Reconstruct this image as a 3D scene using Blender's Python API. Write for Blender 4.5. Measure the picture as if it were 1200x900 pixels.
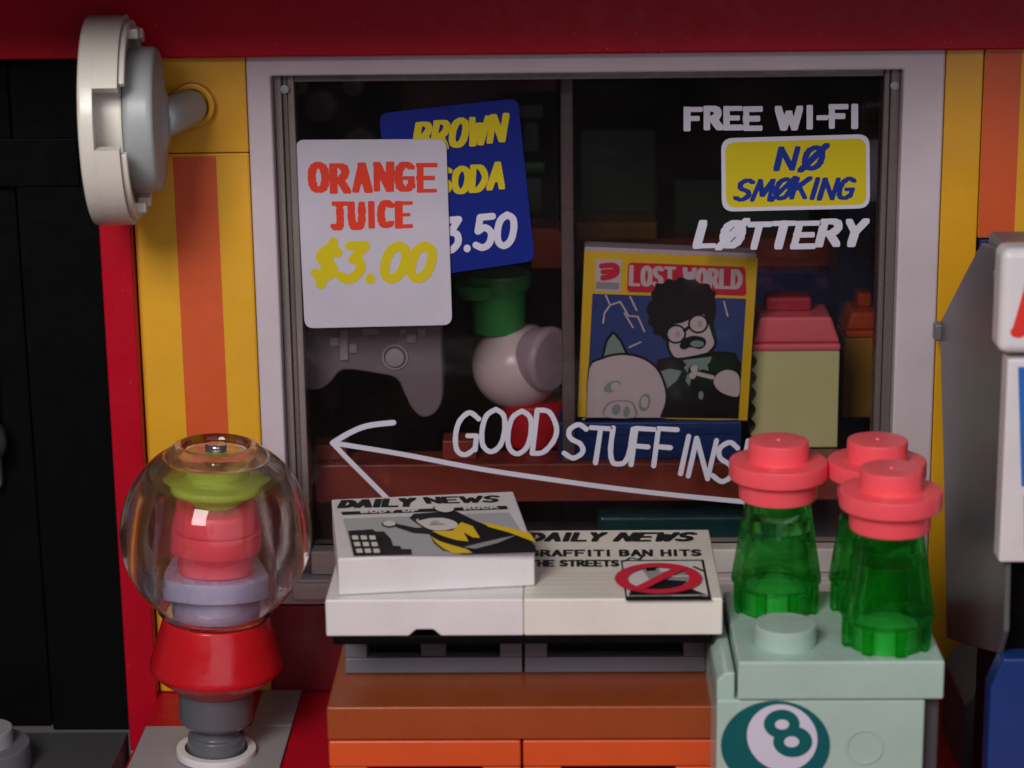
import bpy, bmesh, math, random
from mathutils import Vector, Matrix
random.seed(7)
# ------------------------------------------------------------------ scene, camera, light
# everything below is written in millimetres of the real toy; one Blender unit is one centimetre
S = 0.1
for o in list(bpy.data.objects): bpy.data.objects.remove(o, do_unlink=True)
SC = bpy.context.scene
COL = SC.collection
SC.unit_settings.scale_length = 0.01
CAM = Vector((29.15687, -206.99452, 76.5377)); YAW, PITCH, ROLL, FOC = -0.02451807, 0.25675706, -0.01309231, 2642.383
fwd = Vector((math.sin(YAW)*math.cos(PITCH), math.cos(YAW)*math.cos(PITCH), -math.sin(PITCH)))
rt0 = Vector((math.cos(YAW), -math.sin(YAW), 0)); up0 = rt0.cross(fwd)
RT = rt0*math.cos(ROLL) + up0*math.sin(ROLL); UP = -rt0*math.sin(ROLL) + up0*math.cos(ROLL)
cd = bpy.data.cameras.new('camera'); cam = bpy.data.objects.new('camera', cd); COL.objects.link(cam)
m = Matrix((RT, UP, -fwd)).transposed().to_4x4(); m.translation = CAM*S
cam.matrix_world = m
cd.sensor_width = 36; cd.lens = FOC/1200*36; cd.clip_start = 0.5; cd.clip_end = 2000
cd.dof.use_dof = True; cd.dof.focus_distance = 20.6; cd.dof.aperture_fstop = 0.52
SC.camera = cam

w = bpy.data.worlds.new('World'); SC.world = w; w.use_nodes = True
w.node_tree.nodes['Background'].inputs[0].default_value = (0.62, 0.54, 0.62, 1)
w.node_tree.nodes['Background'].inputs[1].default_value = 0.085

def area(name, loc, target, size, power, col, sy=None):
    l = bpy.data.lights.new(name, 'AREA'); l.energy = power; l.color = col
    l.size = size
    if sy: l.shape = 'RECTANGLE'; l.size_y = sy
    o = bpy.data.objects.new(name, l); COL.objects.link(o)
    o.location = Vector(loc)*S
    o.rotation_euler = (Vector(target)-Vector(loc)).to_track_quat('-Z', 'Y').to_euler()
    return o
area('softbox_lamp', (-55, -262, 175), (26, -5, 20), 9, 5700, (1.0, 0.965, 0.93), 9)
area('fill_light', (110, -310, 140), (30, -10, 20), 26, 2600, (0.95, 0.90, 1.0), 26)  # broad fill light added from the front right, not an actual window
SC.view_settings.view_transform = 'Standard'
SC.view_settings.look = 'None'
SC.view_settings.exposure = 0.0
SC.view_settings.gamma = 1
SC.render.engine = 'CYCLES'
SC.cycles.max_bounces = 14; SC.cycles.transmission_bounces = 12; SC.cycles.transparent_max_bounces = 16
SC.cycles.caustics_refractive = True; SC.cycles.caustics_reflective = False
SC.cycles.sample_clamp_indirect = 4

# ------------------------------------------------------------------ helpers
def ray(px, py): return fwd + RT*((px-600)/FOC) - UP*((py-450)/FOC)
def at(px, py, Y):
    d = ray(px, py); return CAM + d*((Y-CAM.y)/d.y)
def atz(px, py, Z):
    d = ray(px, py); return CAM + d*((Z-CAM.z)/d.z)

MATS = {}
def plastic(name, col, rough=0.3, rv=1.0, bump=0.02, sss=0.0, spec=0.5, dust=0.0, var=0.06, coat=0.0, wave=0.0):
    m = bpy.data.materials.new(name); m.use_nodes = True; MATS[name] = m
    nt = m.node_tree; N = nt.nodes; L = nt.links; b = N['Principled BSDF']
    tc = N.new('ShaderNodeTexCoord'); n1 = N.new('ShaderNodeTexNoise'); n1.inputs['Scale'].default_value = 1.3; n1.inputs['Detail'].default_value = 6
    L.new(tc.outputs['Object'], n1.inputs['Vector'])
    mr = N.new('ShaderNodeMapRange'); mr.inputs[1].default_value = .3; mr.inputs[2].default_value = .7
    mr.inputs[3].default_value = 1-var; mr.inputs[4].default_value = 1+var; L.new(n1.outputs['Fac'], mr.inputs[0])
    mx = N.new('ShaderNodeMix'); mx.data_type = 'RGBA'; mx.blend_type = 'MULTIPLY'; mx.inputs[0].default_value = 1
    mx.inputs[6].default_value = (*col, 1); cb = N.new('ShaderNodeCombineColor')
    for i in range(3): L.new(mr.outputs[0], cb.inputs[i])
    L.new(cb.outputs[0], mx.inputs[7]); colout = mx.outputs[2]
    if dust > 0:   # fine specks and scuffs
        n3 = N.new('ShaderNodeTexNoise'); n3.inputs['Scale'].default_value = 34; n3.inputs['Detail'].default_value = 3
        L.new(tc.outputs['Object'], n3.inputs['Vector'])
        r3 = N.new('ShaderNodeMapRange'); r3.inputs[1].default_value = .705; r3.inputs[2].default_value = .74; r3.inputs[4].default_value = dust
        L.new(n3.outputs['Fac'], r3.inputs[0])
        m2 = N.new('ShaderNodeMix'); m2.data_type = 'RGBA'; m2.inputs[7].default_value = (.55, .5, .5, 1)
        L.new(r3.outputs[0], m2.inputs[0]); L.new(colout, m2.inputs[6]); colout = m2.outputs[2]
    L.new(colout, b.inputs['Base Color'])
    n2 = N.new('ShaderNodeTexNoise'); n2.inputs['Scale'].default_value = 4.5; n2.inputs['Detail'].default_value = 8; n2.inputs['Roughness'].default_value = .65
    L.new(tc.outputs['Object'], n2.inputs['Vector'])
    r2 = N.new('ShaderNodeMapRange'); r2.inputs[1].default_value = .3; r2.inputs[2].default_value = .7
    r2.inputs[3].default_value = max(.03, rough-.08*rv); r2.inputs[4].default_value = rough+.12*rv; L.new(n2.outputs['Fac'], r2.inputs[0])
    L.new(r2.outputs[0], b.inputs['Roughness'])
    n4 = N.new('ShaderNodeTexNoise'); n4.inputs['Scale'].default_value = 2.2; n4.inputs['Detail'].default_value = 5
    L.new(tc.outputs['Object'], n4.inputs['Vector'])
    bp = N.new('ShaderNodeBump'); bp.inputs['Strength'].default_value = .5; bp.inputs['Distance'].default_value = bump
    L.new(n4.outputs['Fac'], bp.inputs['Height']); L.new(bp.outputs[0], b.inputs['Normal'])
    b.inputs['Specular IOR Level'].default_value = spec
    if sss: b.inputs['Subsurface Weight'].default_value = sss; b.inputs['Subsurface Radius'].default_value = (.12, .08, .06); b.inputs['Subsurface Scale'].default_value = .6
    if coat: b.inputs['Coat Weight'].default_value = coat
    return m
def ink(name, col, rough=0.45): return plastic(name, col, rough, bump=0.003, var=0.04, spec=.15)
plastic('red', (.44, .003, .016), .38, spec=.16, dust=.2)
plastic('dark_red', (.20, .004, .014), .34, dust=.2)
plastic('bright_red', (.52, .008, .014), .22)
plastic('yellow', (.68, .335, .010), .34, dust=.12)
plastic('orange_print', (.62, .088, .016), .45, bump=.004)
plastic('yellow_print', (.72, .36, .010), .45, bump=.004)
plastic('white', (.70, .66, .67), .3, sss=.15, dust=.12)
plastic('frame_white', (.56, .48, .52), .34, sss=.1, dust=.2)
plastic('warm_white', (.74, .70, .62), .3, sss=.15, dust=.15)
plastic('card_white', (.50, .46, .54), .5, bump=.003, spec=.2)
plastic('glass_edge', (.13, .10, .10), .25)
plastic('glass_edge_light', (.20, .165, .155), .25)
plastic('reddish_brown', (.28, .05, .03), .3, dust=.12)
plastic('dark_orange', (.30, .060, .014), .3, dust=.15)
plastic('orange', (.62, .085, .018), .28, dust=.1)
plastic('foot_pink', (.36, .09, .13), .35)
plastic('black', (.003, .003, .0035), .4, spec=.06)
plastic('matte_black', (.006, .005, .006), .6, spec=.15)
plastic('dark_grey', (.13, .13, .15), .34)
plastic('iron_grey', (.10, .108, .122), .24)
plastic('light_grey', (.29, .285, .30), .35, dust=.2)
plastic('dish_grey', (.34, .37, .37), .38)
plastic('mint', (.38, .52, .46), .26, sss=.2, dust=.08)
plastic('coral', (.93, .10, .125), .3, sss=.25)
plastic('lavender', (.52, .52, .70), .25, sss=.15)
plastic('lime', (.44, .56, .07), .22, sss=.1)
plastic('lime_dull', (.70, .74, .34), .35)
plastic('crimson', (.42, .03, .06), .25)
plastic('pink', (.90, .16, .20), .3)
plastic('sill_beige', (.55, .49, .46), .3)
plastic('navy', (.012, .035, .14), .3)
plastic('blue', (.010, .04, .18), .3)
plastic('teal', (.006, .06, .065), .25)
plastic('green', (.03, .24, .05), .3)
plastic('dark_green', (.02, .07, .035), .4)
plastic('bulb_white', (.72, .60, .60), .2, sss=.2)
plastic('disc_grey', (.42, .32, .37), .25)
plastic('pad_grey', (.20, .175, .185), .38)
plastic('pad_light', (.36, .34, .37), .38)
plastic('mustard', (.40, .20, .02), .35)
plastic('gun_metal', (.06, .06, .065), .42)
plastic('cabinet_grey', (.10, .095, .105), .3, rv=.1, bump=.0, var=.01)
plastic('arcade_edge', (.16, .15, .17), .3)
plastic('chrome', (.5, .48, .5), .12); MATS['chrome'].node_tree.nodes['Principled BSDF'].inputs['Metallic'].default_value = .9
for n, c in dict(ink_black=(.008, .008, .010), ink_red=(.66, .045, .022), ink_yellow=(.58, .46, .012), ink_blue=(.010, .03, .26),
                 ink_white=(.58, .56, .66), ink_grey=(.30, .30, .30), ink_midgrey=(.40, .40, .41), ink_gold=(.78, .52, .02), ink_cover_blue=(.035, .065, .22),
                 ink_crimson=(.60, .02, .05), ink_cream=(.60, .52, .53), ink_pale=(.22, .33, .30), ink_teal=(.006, .10, .105),
                 ink_sage=(.25, .33, .31), ink_paper=(.66, .62, .58), ink_screen=(.03, .14, .46), ink_signred=(.70, .04, .03)).items(): ink(n, c)

def glass_pane():
    m = bpy.data.materials.new('window_glass'); m.use_nodes = True; MATS['window_glass'] = m
    N = m.node_tree.nodes; L = m.node_tree.links; N.remove(N['Principled BSDF'])
    out = N['Material Output']; tr = N.new('ShaderNodeBsdfTransparent'); tr.inputs[0].default_value = (.86, .83, .84, 1)
    gl = N.new('ShaderNodeBsdfGlossy'); gl.inputs['Roughness'].default_value = .06; df = N.new('ShaderNodeBsdfDiffuse'); df.inputs[0].default_value = (.5, .42, .42, 1)
    fr = N.new('ShaderNodeFresnel'); fr.inputs[0].default_value = 1.28
    tc = N.new('ShaderNodeTexCoord'); nz = N.new('ShaderNodeTexNoise'); nz.inputs['Scale'].default_value = .9; nz.inputs['Detail'].default_value = 4; L.new(tc.outputs['Object'], nz.inputs['Vector'])
    mr = N.new('ShaderNodeMapRange'); mr.inputs[1].default_value = .35; mr.inputs[2].default_value = .7; mr.inputs[3].default_value = .002; mr.inputs[4].default_value = .011; L.new(nz.outputs['Fac'], mr.inputs[0])
    a = N.new('ShaderNodeMixShader'); b = N.new('ShaderNodeMixShader')
    L.new(fr.outputs[0], a.inputs[0]); L.new(tr.outputs[0], a.inputs[1]); L.new(gl.outputs[0], a.inputs[2])
    L.new(mr.outputs[0], b.inputs[0]); L.new(a.outputs[0], b.inputs[1]); L.new(df.outputs[0], b.inputs[2]); L.new(b.outputs[0], out.inputs[0])
glass_pane()
def clear(name, col, tcol, mix, rough=.02, ior=1.5):
    m = bpy.data.materials.new(name); m.use_nodes = True; MATS[name] = m
    N = m.node_tree.nodes; L = m.node_tree.links; N.remove(N['Principled BSDF'])
    out = N['Material Output']; g = N.new('ShaderNodeBsdfGlass'); g.inputs['Color'].default_value = (*col, 1); g.inputs['IOR'].default_value = ior; g.inputs['Roughness'].default_value = rough
    t = N.new('ShaderNodeBsdfTransparent'); t.inputs[0].default_value = (*tcol, 1)
    tc = N.new('ShaderNodeTexCoord'); nz = N.new('ShaderNodeTexNoise'); nz.inputs['Scale'].default_value = 1.6; nz.inputs['Detail'].default_value = 3; L.new(tc.outputs['Object'], nz.inputs['Vector'])
    bp = N.new('ShaderNodeBump'); bp.inputs['Strength'].default_value = .35; bp.inputs['Distance'].default_value = .03; L.new(nz.outputs['Fac'], bp.inputs['Height']); L.new(bp.outputs[0], g.inputs['Normal'])
    mx = N.new('ShaderNodeMixShader'); mx.inputs[0].default_value = mix
    L.new(g.outputs[0], mx.inputs[1]); L.new(t.outputs[0], mx.inputs[2]); L.new(mx.outputs[0], out.inputs[0])
clear('clear_plastic', (.99, .97, .98), (.97, .95, .96), .15, ior=1.42)
clear('green_clear', (.54, .97, .60), (.48, .95, .54), .38, rough=.02)

class B:
    """collects bevelled solids (in mm, place coordinates) for ONE mesh object"""
    def __init__(s): s.bm = bmesh.new(); s.mats = []
    def mi(s, mat):
        if mat not in s.mats: s.mats.append(mat)
        return s.mats.index(mat)
    def _merge(s, t, mat, bev=0, seg=2, ang=30, mtx=None):
        if bev:
            t.normal_update()
            ed = [e for e in t.edges if len(e.link_faces) == 2 and e.calc_face_angle() > math.radians(ang)]
            bmesh.ops.bevel(t, geom=ed, offset=bev, segments=seg, profile=.5, affect='EDGES', clamp_overlap=True)
        bmesh.ops.recalc_face_normals(t, faces=t.faces)
        if mtx: bmesh.ops.transform(t, matrix=mtx, verts=t.verts)
        i = s.mi(mat)
        for f in t.faces: f.material_index = i
        me = bpy.data.meshes.new('t'); t.to_mesh(me); t.free(); s.bm.from_mesh(me); bpy.data.meshes.remove(me)
    def box(s, x0, x1, y0, y1, z0, z1, mat, bev=.15, seg=2, mtx=None):
        t = bmesh.new(); bmesh.ops.create_cube(t, size=1)
        for v in t.verts: v.co = Vector((x0+(v.co.x+.5)*(x1-x0), y0+(v.co.y+.5)*(y1-y0), z0+(v.co.z+.5)*(z1-z0)))
        s._merge(t, mat, bev, seg, mtx=mtx); return s
    def prism(s, pts, a, b, mat, plane='xz', bev=.12, seg=2, ang=30, mtx=None):
        t = bmesh.new()
        def P(p, d): return Vector((p[0], d, p[1])) if plane == 'xz' else Vector((p[0], p[1], d)) if plane == 'xy' else Vector((d, p[0], p[1]))
        A = [t.verts.new(P(p, a)) for p in pts]; C = [t.verts.new(P(p, b)) for p in pts]
        t.faces.new(A); t.faces.new(C[::-1]); n = len(pts)
        for i in range(n): t.faces.new((A[i], A[(i+1) % n], C[(i+1) % n], C[i]))
        bmesh.ops.recalc_face_normals(t, faces=t.faces)
        s._merge(t, mat, bev, seg, ang, mtx); return s
    def lathe(s, prof, c, mat, seg=56, mtx=None, bev=0, close=False):
        """prof: (r, z) list bottom to top, closed onto the axis when r is 0"""
        t = bmesh.new(); rings = []
        for r, z in prof:
            if r < 1e-6: rings.append([t.verts.new((0, 0, z))])
            else: rings.append([t.verts.new((r*math.cos(2*math.pi*k/seg), r*math.sin(2*math.pi*k/seg), z)) for k in range(seg)])
        pr = list(zip(rings, rings[1:])) + ([(rings[-1], rings[0])] if close else [])
        for a, b in pr:
            for k in range(seg):
                q = (k+1) % seg
                if len(a) == 1 and len(b) == 1: continue
                if len(a) == 1: t.faces.new((a[0], b[k], b[q]))
                elif len(b) == 1: t.faces.new((a[k], a[q], b[0]))
                else: t.faces.new((a[k], a[q], b[q], b[k]))
        M = Matrix.Translation(Vector(c))
        if mtx: M = M @ mtx
        s._merge(t, mat, bev, mtx=M); return s
def rp(prof, r=.15):
    """round the inner corners of a lathe profile a little"""
    out = [prof[0]]
    for a, b, c in zip(prof, prof[1:], prof[2:]):
        A, Bv, C = Vector(a), Vector(b), Vector(c); d1 = A-Bv; d2 = C-Bv
        k = min(r, d1.length*.45, d2.length*.45)
        if k < 1e-4 or b[0] < 1e-6: out.append(b); continue
        p = Bv+d1.normalized()*k; q = Bv+d2.normalized()*k; mid = (p+q)*.25+Bv*.5
        out += [tuple(p), tuple(mid), tuple(q)]
    return out+[prof[-1]]

ROOT = {}
def prop(o, label=None, cat=None, group=None, kind=None):
    if label: o['label'] = label
    if cat: o['category'] = cat
    if group: o['group'] = group
    if kind: o['kind'] = kind
    return o
def thing(name, loc, label, cat, group=None, rotz=0):
    o = bpy.data.objects.new(name, None); COL.objects.link(o); o.empty_display_size = .2
    o.location = Vector(loc)*S; o.rotation_euler = (0, 0, rotz)
    ROOT[o] = Matrix.Translation(Vector(loc)) @ Matrix.Rotation(rotz, 4, 'Z')
    return prop(o, label, cat, group)
def link_mesh(name, me, mats, parent):
    o = bpy.data.objects.new(name, me); COL.objects.link(o)
    for k in mats: me.materials.append(MATS[k])
    if parent: o.parent = parent; ROOT[o] = ROOT[parent]
    else: ROOT[o] = Matrix.Identity(4)
    return o
def build(b, name, parent=None, local=False, smooth=True, origin=None):
    M = Matrix.Scale(S, 4)
    if parent and not local: M = M @ ROOT[parent].inverted()
    if not parent and origin is not None: M = M @ Matrix.Translation(-Vector(origin))
    bmesh.ops.transform(b.bm, matrix=M, verts=b.bm.verts)
    me = bpy.data.meshes.new(name); b.bm.to_mesh(me); b.bm.free()
    if smooth:
        me.polygons.foreach_set('use_smooth', [True]*len(me.polygons)); me.set_sharp_from_angle(angle=math.radians(48))
    o = link_mesh(name, me, b.mats, parent)
    if smooth:
        wn = o.modifiers.new('weighted_normal', 'WEIGHTED_NORMAL'); wn.keep_sharp = True
    if not parent and origin is not None: o.location = Vector(origin)*S; ROOT[o] = Matrix.Translation(Vector(origin))
    return o
def smooth(pts, n=6, closed=True):
    out = []; N = len(pts)
    rng = range(N) if closed else range(N-1)
    for i in rng:
        if closed: p0, p1, p2, p3 = pts[(i-1) % N], pts[i], pts[(i+1) % N], pts[(i+2) % N]
        else: p0, p1, p2, p3 = pts[max(i-1, 0)], pts[i], pts[i+1], pts[min(i+2, N-1)]
        for k in range(n):
            t = k/n; f = lambda a, b, c, d: .5*(2*b+(c-a)*t+(2*a-5*b+4*c-d)*t*t+(-a+3*b-3*c+d)*t**3)
            out.append((f(p0[0], p1[0], p2[0], p3[0]), f(p0[1], p1[1], p2[1], p3[1])))
    if not closed: out.append(pts[-1])
    return out
def rrect(quad, r, n=5):
    """rounded corners on a pixel quad TL TR BR BL"""
    out = []
    for i in range(4):
        p = Vector(quad[i]); a = (Vector(quad[i-1])-p).normalized(); c = (Vector(quad[(i+1) % 4])-p).normalized()
        for k in range(n+1):
            t = k/n; q = p + a*r*(1-t)**2 + c*r*t**2
            out.append(tuple(q))
    return out

class Art:
    """flat print: polygons and brush strokes laid on a real plane (xz at y=D, or xy at z=D)"""
    def __init__(s, plane, D, pre=None):
        s.pl = plane; s.D = D; s.v = []; s.f = []; s.fm = []; s.mats = []; s.pre = pre or (lambda x, y: (x, y))
    def P(s, p):
        x, y = s.pre(*p); q = at(x, y, s.D) if s.pl == 'xz' else atz(x, y, s.D)
        return Vector((q.x, q.z)) if s.pl == 'xz' else Vector((q.x, q.y))
    def add(s, pts2, mat, h):
        if mat not in s.mats: s.mats.append(mat)
        b = len(s.v); A = sum(p[0]*q[1]-q[0]*p[1] for p, q in zip(pts2, list(pts2[1:])+[pts2[0]]))
        pts2 = list(pts2) if A > 0 else list(pts2)[::-1]
        for p in pts2: s.v.append((p[0], s.D-h, p[1]) if s.pl == 'xz' else (p[0], p[1], s.D+h))
        s.f.append(tuple(range(b, b+len(pts2)))); s.fm.append(s.mats.index(mat))
    def poly(s, pts, mat, layer, sm=0):
        if sm: pts = smooth(pts, sm)
        s.add([s.P(p) for p in pts], mat, .02+layer*.035); return s
    def ell(s, cx, cy, rx, ry, mat, layer, rot=0, n=28):
        c, q = math.cos(math.radians(rot)), math.sin(math.radians(rot))
        return s.poly([(cx+rx*math.cos(t)*c-ry*math.sin(t)*q, cy+rx*math.cos(t)*q+ry*math.sin(t)*c) for t in [2*math.pi*k/n for k in range(n)]], mat, layer)
    def stroke2(s, P, r, mat, h0, i0=0, nib=None):
        """brush stroke: the pen nib (round, or a blunt box) swept along P"""
        i = i0
        if nib: hx, hz = nib[0]/2, nib[1]/2; k = .72; N0 = [(hx, -hz*k), (hx, hz*k), (hx*k, hz), (-hx*k, hz), (-hx, hz*k), (-hx, -hz*k), (-hx*k, -hz), (hx*k, -hz)]
        else: N0 = [(math.cos(2*math.pi*t/14), math.sin(2*math.pi*t/14)) for t in range(14)]
        for a, b in zip(P, P[1:]):
            i += 1; ra, rb = (r(i), r(i+1)) if callable(r) else (r, r)
            if (b-a).length < 1e-6: continue
            if nib: ra = rb = ra if callable(r) else 1
            pts = sorted({(round(c_.x+q*n_[0], 5), round(c_.y+q*n_[1], 5)) for c_, q in ((a, ra), (b, rb)) for n_ in N0})
            def half(L_):
                h_ = []
                for p in L_:
                    while len(h_) > 1 and (h_[-1][0]-h_[-2][0])*(p[1]-h_[-2][1])-(h_[-1][1]-h_[-2][1])*(p[0]-h_[-2][0]) <= 0: h_.pop()
                    h_.append(p)
                return h_[:-1]
            s.add(half(pts)+half(pts[::-1]), mat, h0+i*.0006)
        return i
    def line(s, pts, wmm, mat, layer, sm=0, rough=0):
        if sm: pts = smooth(pts, sm, False)
        P = [s.P(p) for p in pts]
        s.stroke2(P, (lambda i: wmm/2*(1+rough*math.sin(i*2.3))) if rough else wmm/2, mat, .02+layer*.035); return s
    def text(s, txt, quad, wmm, mat, layer, slant=0, jit=0, gap=.28, rough=0, widths={}, nib=None):
        """quad TL TR BR BL in pixels of the letters' box (the pen's centre line runs inside it)"""
        W = [(.45 if ch in 'I.-' else .4 if ch == ' ' else .62 if ch == '1' else 1.25 if ch in 'MW' else 1)*widths.get(ch, 1) for ch in txt]
        tot = sum(W)+gap*(len(txt)-1); x = 0
        TL, TR, BR, BL = [Vector(q) for q in quad]
        for ch, wd in zip(txt, W):
            dy = random.uniform(-jit, jit); sx = 1+random.uniform(-jit, jit)*.6; i = 0
            for st in GLY.get(ch, []):
                st = smooth(st[1:], 5, False) if st[0] == 's' else st
                if ch not in '.' and len(st) == 2: pass
                P = []
                for gx, gy in st:
                    u = (x+(gx-.5)*wd*sx+.5*wd+slant*(gy-.5))/tot; v = gy+dy
                    a = BL.lerp(BR, u); b = TL.lerp(TR, u); q = a+(b-a)*v
                    P.append(s.P((q.x, q.y)))
                c0 = 1 if nib else wmm/2; r = (lambda k: c0*(1+rough*math.sin(k*1.9+x*7))) if rough else c0
                i = s.stroke2(P, r, mat, .02+layer*.035, i, nib)
            x += wd+gap
        return s
    def build(s, name, parent=None, label=None):
        inv = ROOT[parent].inverted() if parent else Matrix.Identity(4)
        me = bpy.data.meshes.new(name); me.from_pydata([tuple((inv @ Vector(v))*S) for v in s.v], [], s.f)
        me.polygons.foreach_set('material_index', s.fm)
        o = link_mesh(name, me, s.mats, parent)
        if label: o['label'] = label
        return o
O_ = ['s', (.5, 1), (.12, .85), (0, .5), (.12, .15), (.5, 0), (.88, .15), (1, .5), (.88, .85), (.5, 1)]
GLY = {'A': [[(0, 0), (.5, 1), (1, 0)], [(.2, .33), (.8, .33)]],
 'B': [[(0, 0), (0, 1)], ['s', (0, 1), (.6, .98), (.85, .77), (.55, .54), (0, .52)], ['s', (.5, .54), (.95, .3), (.6, .02), (0, 0)]],
 'C': [['s', (.95, .85), (.5, 1), (.1, .8), (0, .45), (.15, .12), (.5, 0), (.95, .13)]],
 'D': [[(0, 0), (0, 1)], ['s', (0, 1), (.55, .95), (.95, .6), (.9, .3), (.5, .03), (0, 0)]],
 'E': [[(1, 1), (0, 1), (0, 0), (1, 0)], [(0, .5), (.8, .5)]],
 'F': [[(0, 0), (0, 1), (1, 1)], [(0, .52), (.75, .52)]],
 'G': [['s', (.95, .85), (.5, 1), (.1, .8), (0, .45), (.15, .1), (.55, 0), (.95, .15)], [(.95, .12), (.95, .45), (.55, .45)]],
 'H': [[(0, 0), (0, 1)], [(1, 0), (1, 1)], [(0, .5), (1, .5)]],
 'I': [[(.5, 0), (.5, 1)]], 'J': [['s', (.6, 1), (.62, .5), (.58, .15), (.35, 0), (.05, .1)], [(.25, 1), (1, 1)]],
 'K': [[(0, 0), (0, 1)], [(.95, 1), (.05, .45)], [(.3, .6), (1, 0)]],
 'L': [[(0, 1), (0, 0), (.95, 0)]], 'M': [[(0, 0), (.12, 1), (.5, .25), (.88, 1), (1, 0)]],
 'N': [[(0, 0), (.02, 1), (.95, 0), (1, 1)]], 'O': [O_], 'Ø': [O_, [(-.12, -.08), (1.1, 1.08)]],
 'P': [[(0, 0), (0, 1)], ['s', (0, 1), (.7, .97), (.9, .75), (.65, .5), (0, .48)]],
 'R': [[(0, 0), (0, 1)], ['s', (0, 1), (.65, .97), (.88, .75), (.6, .5), (0, .48)], [(.45, .48), (1, 0)]],
 'S': [['s', (.92, .88), (.5, 1), (.08, .82), (.2, .58), (.75, .43), (.92, .2), (.5, 0), (0, .12)]],
 'T': [[(0, 1), (1, 1)], [(.5, 1), (.5, 0)]], 'U': [['s', (0, 1), (.02, .4), (.2, .05), (.5, 0), (.82, .08), (.98, .4), (1, 1)]],
 'V': [[(0, 1), (.5, 0), (1, 1)]], 'W': [[(0, 1), (.25, 0), (.5, .75), (.75, 0), (1, 1)]],
 'Y': [[(0, 1), (.5, .5), (1, 1)], [(.5, .5), (.45, 0)]], 'X': [[(0, 0), (1, 1)], [(0, 1), (1, 0)]],
 '0': [O_], '5': [[(.9, 1), (.15, 1), (.08, .55)], ['s', (.08, .55), (.5, .65), (.92, .45), (.85, .12), (.45, 0), (.02, .1)]],
 '3': [[(.1, 1), (.9, 1), (.45, .6)], ['s', (.45, .6), (.85, .5), (.92, .22), (.5, 0), (.02, .1)]],
 '8': [['s', (.5, 1), (.12, .8), (.5, .53), (.95, .25), (.5, 0), (.05, .25), (.5, .53), (.88, .8), (.5, 1)]],
 '$': [['s', (.92, .8), (.5, .93), (.1, .75), (.25, .55), (.75, .43), (.9, .22), (.5, .07), (.02, .2)], [(.56, 1.12), (.44, -.12)]],
 '.': [[(.5, .0), (.5, .03)]], '-': [[(0, .5), (1, .5)]], ' ': []}

def copy_tree(o, parent=None):
    c = o.copy(); COL.objects.link(c); c.parent = parent
    for ch in list(o.children): copy_tree(ch, c)
    return c
STUD = [(2.45, 0), (2.45, 1.7), (0, 1.7)]

# ------------------------------------------------------------------ the setting: ground
FZ, FZL = -9.1, -13.3
b = B().box(-60, -14.5, -70, 0, FZL-3, FZL, 'gun_metal', .1)
prop(build(b, 'pavement'), kind='structure')
b = B().box(-11.25, 110, -70, 8, FZ-4.2, FZ-.01, 'red', .1)
prop(build(b, 'ground'), kind='structure')
# inlaid grey walkway: long tile plus round-holed tile
b = B().box(-.9, 3.0, -9, -.25, FZ, FZ+.35, 'light_grey', .1)
b.box(-10.9, 3.0, -24, -9.05, FZ, FZ+.35, 'light_grey', .1)
prop(build(b, 'path'), kind='structure')
t = thing('door_step', (-30, -12, FZL), 'grey round stud piece at the foot of the black door', 'brick piece')
q = atz(-14, 878, FZL+2)
build(B().lathe(rp([(0, 0), (4, 0), (4, 2.6), (0, 2.6)], .3), (q.x, q.y, FZL), 'dark_grey'), 'disc', t)
build(B().lathe(rp([(2.45, 2.6), (2.45, 4.2), (0, 4.2)], .2), (q.x, q.y, FZL), 'light_grey'), 'stud', t)

# ------------------------------------------------------------------ cornice above the shop
t = thing('shop_cornice', (20, 0, 53.5), 'dark red beam running above the whole shop window', 'beam')
build(B().box(-60, 110, -2.2, 10, 53.55, 65.2, 'red', .2), 'beam', t)
build(B().box(-60, 110, -36, 10, 65.3, 68.5, 'dark_red', .2), 'shade_plate', t)  # unseen plate above the view, added to shade the beam towards its top

# ------------------------------------------------------------------ black door on the left
t = thing('black_door', (-30, 0, FZL), 'glossy black double door left of the red post', 'door')
build(B().box(-60, -22.4, 1.4, 6, FZL, 53.3, 'black', .15), 'door_leaf', t)
build(B().box(-22.1, -14.2, .4, 6, FZL, 53.3, 'black', .2), 'door_leaf', t)
build(B().box(-26.0, -16.0, .1, .39, 41.5, 46.0, 'black', .12), 'panel', t)
q = at(3, 515, 0)
M = Matrix.Rotation(math.radians(90), 4, 'X')
build(B().lathe(rp([(0, 0), (1.9, 0), (2.3, 2.2), (1.6, 3.6), (0, 3.8)], .4), (q.x-1.6, .9, q.z), 'chrome', mtx=M).box(q.x-2.6, q.x-.4, -.5, 1.3, q.z-5, q.z+8, 'dark_grey', .5), 'handle', t)

# ------------------------------------------------------------------ red post
t = thing('red_post', (-12.7, -1, FZL), 'narrow bright red upright post between black door and yellow wall', 'post')
build(B().box(-14.1, -11.15, -1.6, 6, at(170, 879, -1.6).z, 53.4, 'red', .18), 'shaft', t)
build(B().box(-14.15, -11.1, -1.7, 6, -24, at(170, 879, -1.6).z-.05, 'foot_pink', .2), 'foot', t)

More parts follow.
